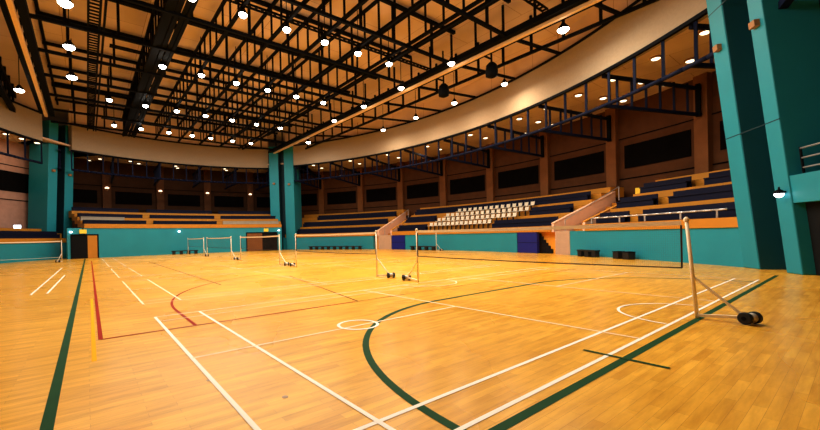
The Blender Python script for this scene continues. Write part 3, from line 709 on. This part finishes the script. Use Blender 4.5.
# hanging loudspeakers
for x, y, lab in ((-5.3, 18.2, 'black loudspeaker hanging beside the right cream tube, nearer the camera'), (-9.0, 18.2, 'black loudspeaker hanging beside the right cream tube, farther from the camera')):
    t = thing('loudspeaker', lab, 'loudspeaker', (x, y, 11.0))
    b = MB(); b.lathe((x, y, 10.55), [(.18, 0), (.34, .08), (.36, .35), (.30, .7), (.16, .85)], 14); b.build('cabinet', M['black_steel'], t, smooth=True)
    b = MB(); b.beam((x, y, 11.35), (x, y, 13.6), .08, .08); b.build('hanger', M['black_steel'], t)
    b = MB(); b.beam((x, y - .1, 11.62), (x, 17.2, 11.62), .08, .08); b.build('bracket', M['black_steel'], t)

# ------------------------------------------------------------------ nets and wheeled posts
def net_post(base, top, side, lab, m='cream_post', arm=.62, grp='wheeled net posts', tilt_y=.1):
    b0 = Vector(base); t0 = Vector(top)
    t = thing('net_post', lab, 'net post', b0, grp)
    b = MB(); b.tube(b0, t0, .028, 12, .025); b.build('pole', M[m], t, smooth=True)
    b = MB(); b.lathe(t0 - Vector((0, 0, .02)), [(.04, 0), (.04, .04), (.015, .07)], 10); b.build('cap', M[m], t)
    w = b0 + Vector((side * arm, tilt_y, .092))
    b = MB(); b.beam(b0 + Vector((0, 0, .05)), w + Vector((-side * .05, 0, 0)), .05, .04); b.build('base_arm', M[m], t)
    b = MB(); b.tube(b0.lerp(t0, .42), w + Vector((-side * .08, 0, .03)), .02, 8); b.build('strut', M[m], t)
    ax = Vector((.42, 1, 0)).normalized()
    b = MB(); b.tube(w - ax * .06, w + ax * .06, .07, 14); b.build('axle_weight', M['white_plastic'], t, smooth=True)
    for s in (-1, 1):
        wh = MB().tube(w + ax * (s * .06), w + ax * (s * .125), .088, 18).build('wheel', M['black'], t, smooth=False, bevel=.012)
        MB().tube(w + ax * (s * .123), w + ax * (s * .131), .03, 10).build('hub', M['black_steel'], wh, org=t.location)
    return t
def net(p, q, zt, zb, lab, edge=True, cordm='cord'):
    p = Vector(p); q = Vector(q); mid = (p + q) / 2; n = 16
    t = thing('badminton_net', lab, 'net', (mid.x, mid.y, 0))
    def tp(i, z, sag): f = i / n; return p.lerp(q, f) + Vector((0, 0, z - sag * 4 * f * (1 - f)))
    b = MB()
    vs = []
    for i in range(n + 1): vs += [tp(i, zb, .02), tp(i, zt - .05, .02)]
    b.add(vs, [(2 * i, 2 * i + 2, 2 * i + 3, 2 * i + 1) for i in range(n)])
    o = b.build('mesh', M['net'], t); uv = o.data.uv_layers.new(name='UVMap'); Ln = (q - p).length
    for poly in o.data.polygons:
        for li in poly.loop_indices:
            vi = o.data.loops[li].vertex_index
            v = o.data.vertices[vi].co + t.location; f = (Vector((v.x, v.y, 0)) - Vector((p.x, p.y, 0))).length
            uv.data[li].uv = (f, v.z)
    b = MB()
    for i in range(n): b.beam(tp(i, zt - .035, .02), tp(i + 1, zt - .035, .02), .014, .07)
    b.build('top_tape', M['tape'], t)
    b = MB(); b.path([tp(i, zb, .02) for i in range(n + 1)], .012, 6); b.build('bottom_cord', M[cordm], t)
    for i in (0, n):
        b = MB(); b.beam(tp(i, zb, .02), tp(i, zt - .07, .02), .022, .022); b.build('side_band', M['cord'], t)
    return t
# front net
net_post((6.25, 6.66, 0), (6.13, 6.70, 1.55), 1, 'cream wheeled net post at the right end of the nearest net', tilt_y=.05, arm=.58)
net_post((-.15, 6.85, 0), (-.12, 6.8, 1.55), -1, 'cream wheeled net post at the left end of the nearest net')
net((-.09, 6.80, 0), (6.06, 6.71, 0), 1.54, .78, 'nearest badminton net with pale top tape and dark bottom cord')
# rows of nets beyond
ND = [(-2.25, -8.45, 'second'), (-10.35, -16.45, 'third'), (-18.45, -24.9, 'fourth'), (-26.0, -32.2, 'farthest')]
for xr, xl, nm in ND:
    net_post((xr, 6.95, 0), (xr, 6.95, 1.55), 1, 'pale wheeled net post at the right end of the %s net' % nm, 'white_post')
    net_post((xl, 6.95, 0), (xl, 6.95, 1.55), -1, 'pale wheeled net post at the left end of the %s net' % nm, 'white_post')
    net((xl + .05, 6.95, 0), (xr - .05, 6.95, 0), 1.54, .78, '%s badminton net in the row, far down the hall' % nm)
# net at the left edge
net_post((-27.4, -2.45, 0), (-27.4, -2.45, 1.55), 1, 'pale net post before the left pylon, ending the left edge net', 'white_post', tilt_y=-.2)
net((-26.2, -6.4, 0), (-27.4, -2.5, 0), 1.54, .36, 'long low net at the left edge in front of the teal wall', cordm='tape')
# spare post by the right wall
net_post((-14.6, 23.2, 0), (-14.6, 23.2, 1.5), 1, 'spare white net post standing against the right teal wall', 'white_post', arm=.5)

# ------------------------------------------------------------------ benches and boxes along the walls
def low_bench(p, q, lab, h=.34, legs=4):
    p = Vector(p); q = Vector(q); mid = (p + q) / 2; d = (q - p)
    t = thing('low_bench', lab, 'bench', (mid.x, mid.y, 0))
    b = MB(); b.beam(p + Vector((0, 0, h)), q + Vector((0, 0, h)), .32, .08); b.build('seat', M['black'], t)
    for i in range(legs):
        c_ = p.lerp(q, (i + .3) / (legs - .4)); b = MB(); b.box((c_.x, c_.y, h / 2 - .02), (.26, .26, h - .04), math.atan2(d.y, d.x)); b.build('leg', M['black'], t)
low_bench(pol(CR, RR - .55, 96.6), pol(CR, RR - .55, 91.2), 'long low black bench against the right teal wall behind the spare post')
low_bench(pol(CR, RR - .55, 120.3), pol(CR, RR - .55, 107.8), 'very long low black bench along the right wall near the far corner', legs=9)
low_bench((-32.9, 5.6, 0), (-32.9, 8.0, 0), 'low black bench against the far teal wall behind the farthest net')
low_bench(pol(CR, RR - .5, 66.9), pol(CR, RR - .5, 64.6), 'short low black bench at the right wall, left of the black box', legs=3)
def gear_box(a, lab):
    p = pol(CR, RR - .45, a); t = thing('equipment_box', lab, 'box', p)
    MB().box((p.x, p.y, .17), (.4, .34, .34), math.radians(a)).build('case', M['black'], t, bevel=.02)
    MB().box((p.x, p.y, .36), (.42, .36, .04), math.radians(a)).build('lid', M['black_steel'], t, bevel=.01)
gear_box(62.3, 'small black box at the right teal wall between the short bench and the other box'); gear_box(61.2, 'small black box at the right teal wall nearest the cream net post')

# ------------------------------------------------------------------ enclosing walls behind the camera
b = MB(); b.box((13.4, 7, 6.8), (.3, 46, 13.8)); struct(b.build('wall_near', M['brown']), 'brown wall behind the camera', 'wall')

# ------------------------------------------------------------------ world, camera, view
w = bpy.data.worlds.new('World'); SC.world = w; w.use_nodes = True
bg = w.node_tree.nodes['Background']; bg.inputs[0].default_value = (1.0, .74, .5, 1); bg.inputs[1].default_value = 0.05

F, YAW, PIT, ROLL = 375.333, 2.4971497, -0.0034058, -0.0218597
cam = bpy.data.cameras.new('camera'); co = bpy.data.objects.new('camera', cam); COL.objects.link(co)
f = Vector((math.cos(YAW) * math.cos(PIT), math.sin(YAW) * math.cos(PIT), math.sin(PIT)))
rt = Vector((math.sin(YAW), -math.cos(YAW), 0)); up = rt.cross(f)
r2 = math.cos(ROLL) * rt + math.sin(ROLL) * up; u2 = -math.sin(ROLL) * rt + math.cos(ROLL) * up
mw = Matrix.Identity(4)
for i, v in enumerate((r2, u2, -f)):
    for j in range(3): mw[j][i] = v[j]
mw.translation = Vector((7.8765, -.97179, 1.40423))
co.matrix_world = mw
cam.sensor_width = 36; cam.lens = F / 820 * 36
cam.shift_x = 41.1035 / 820; cam.shift_y = 22.2935 / 820
cam.clip_end = 300; cam.clip_start = .05
SC.camera = co
SC.view_settings.view_transform = 'Standard'
SC.view_settings.look = 'None'
SC.view_settings.exposure = 0.12
SC.view_settings.gamma = 0.86
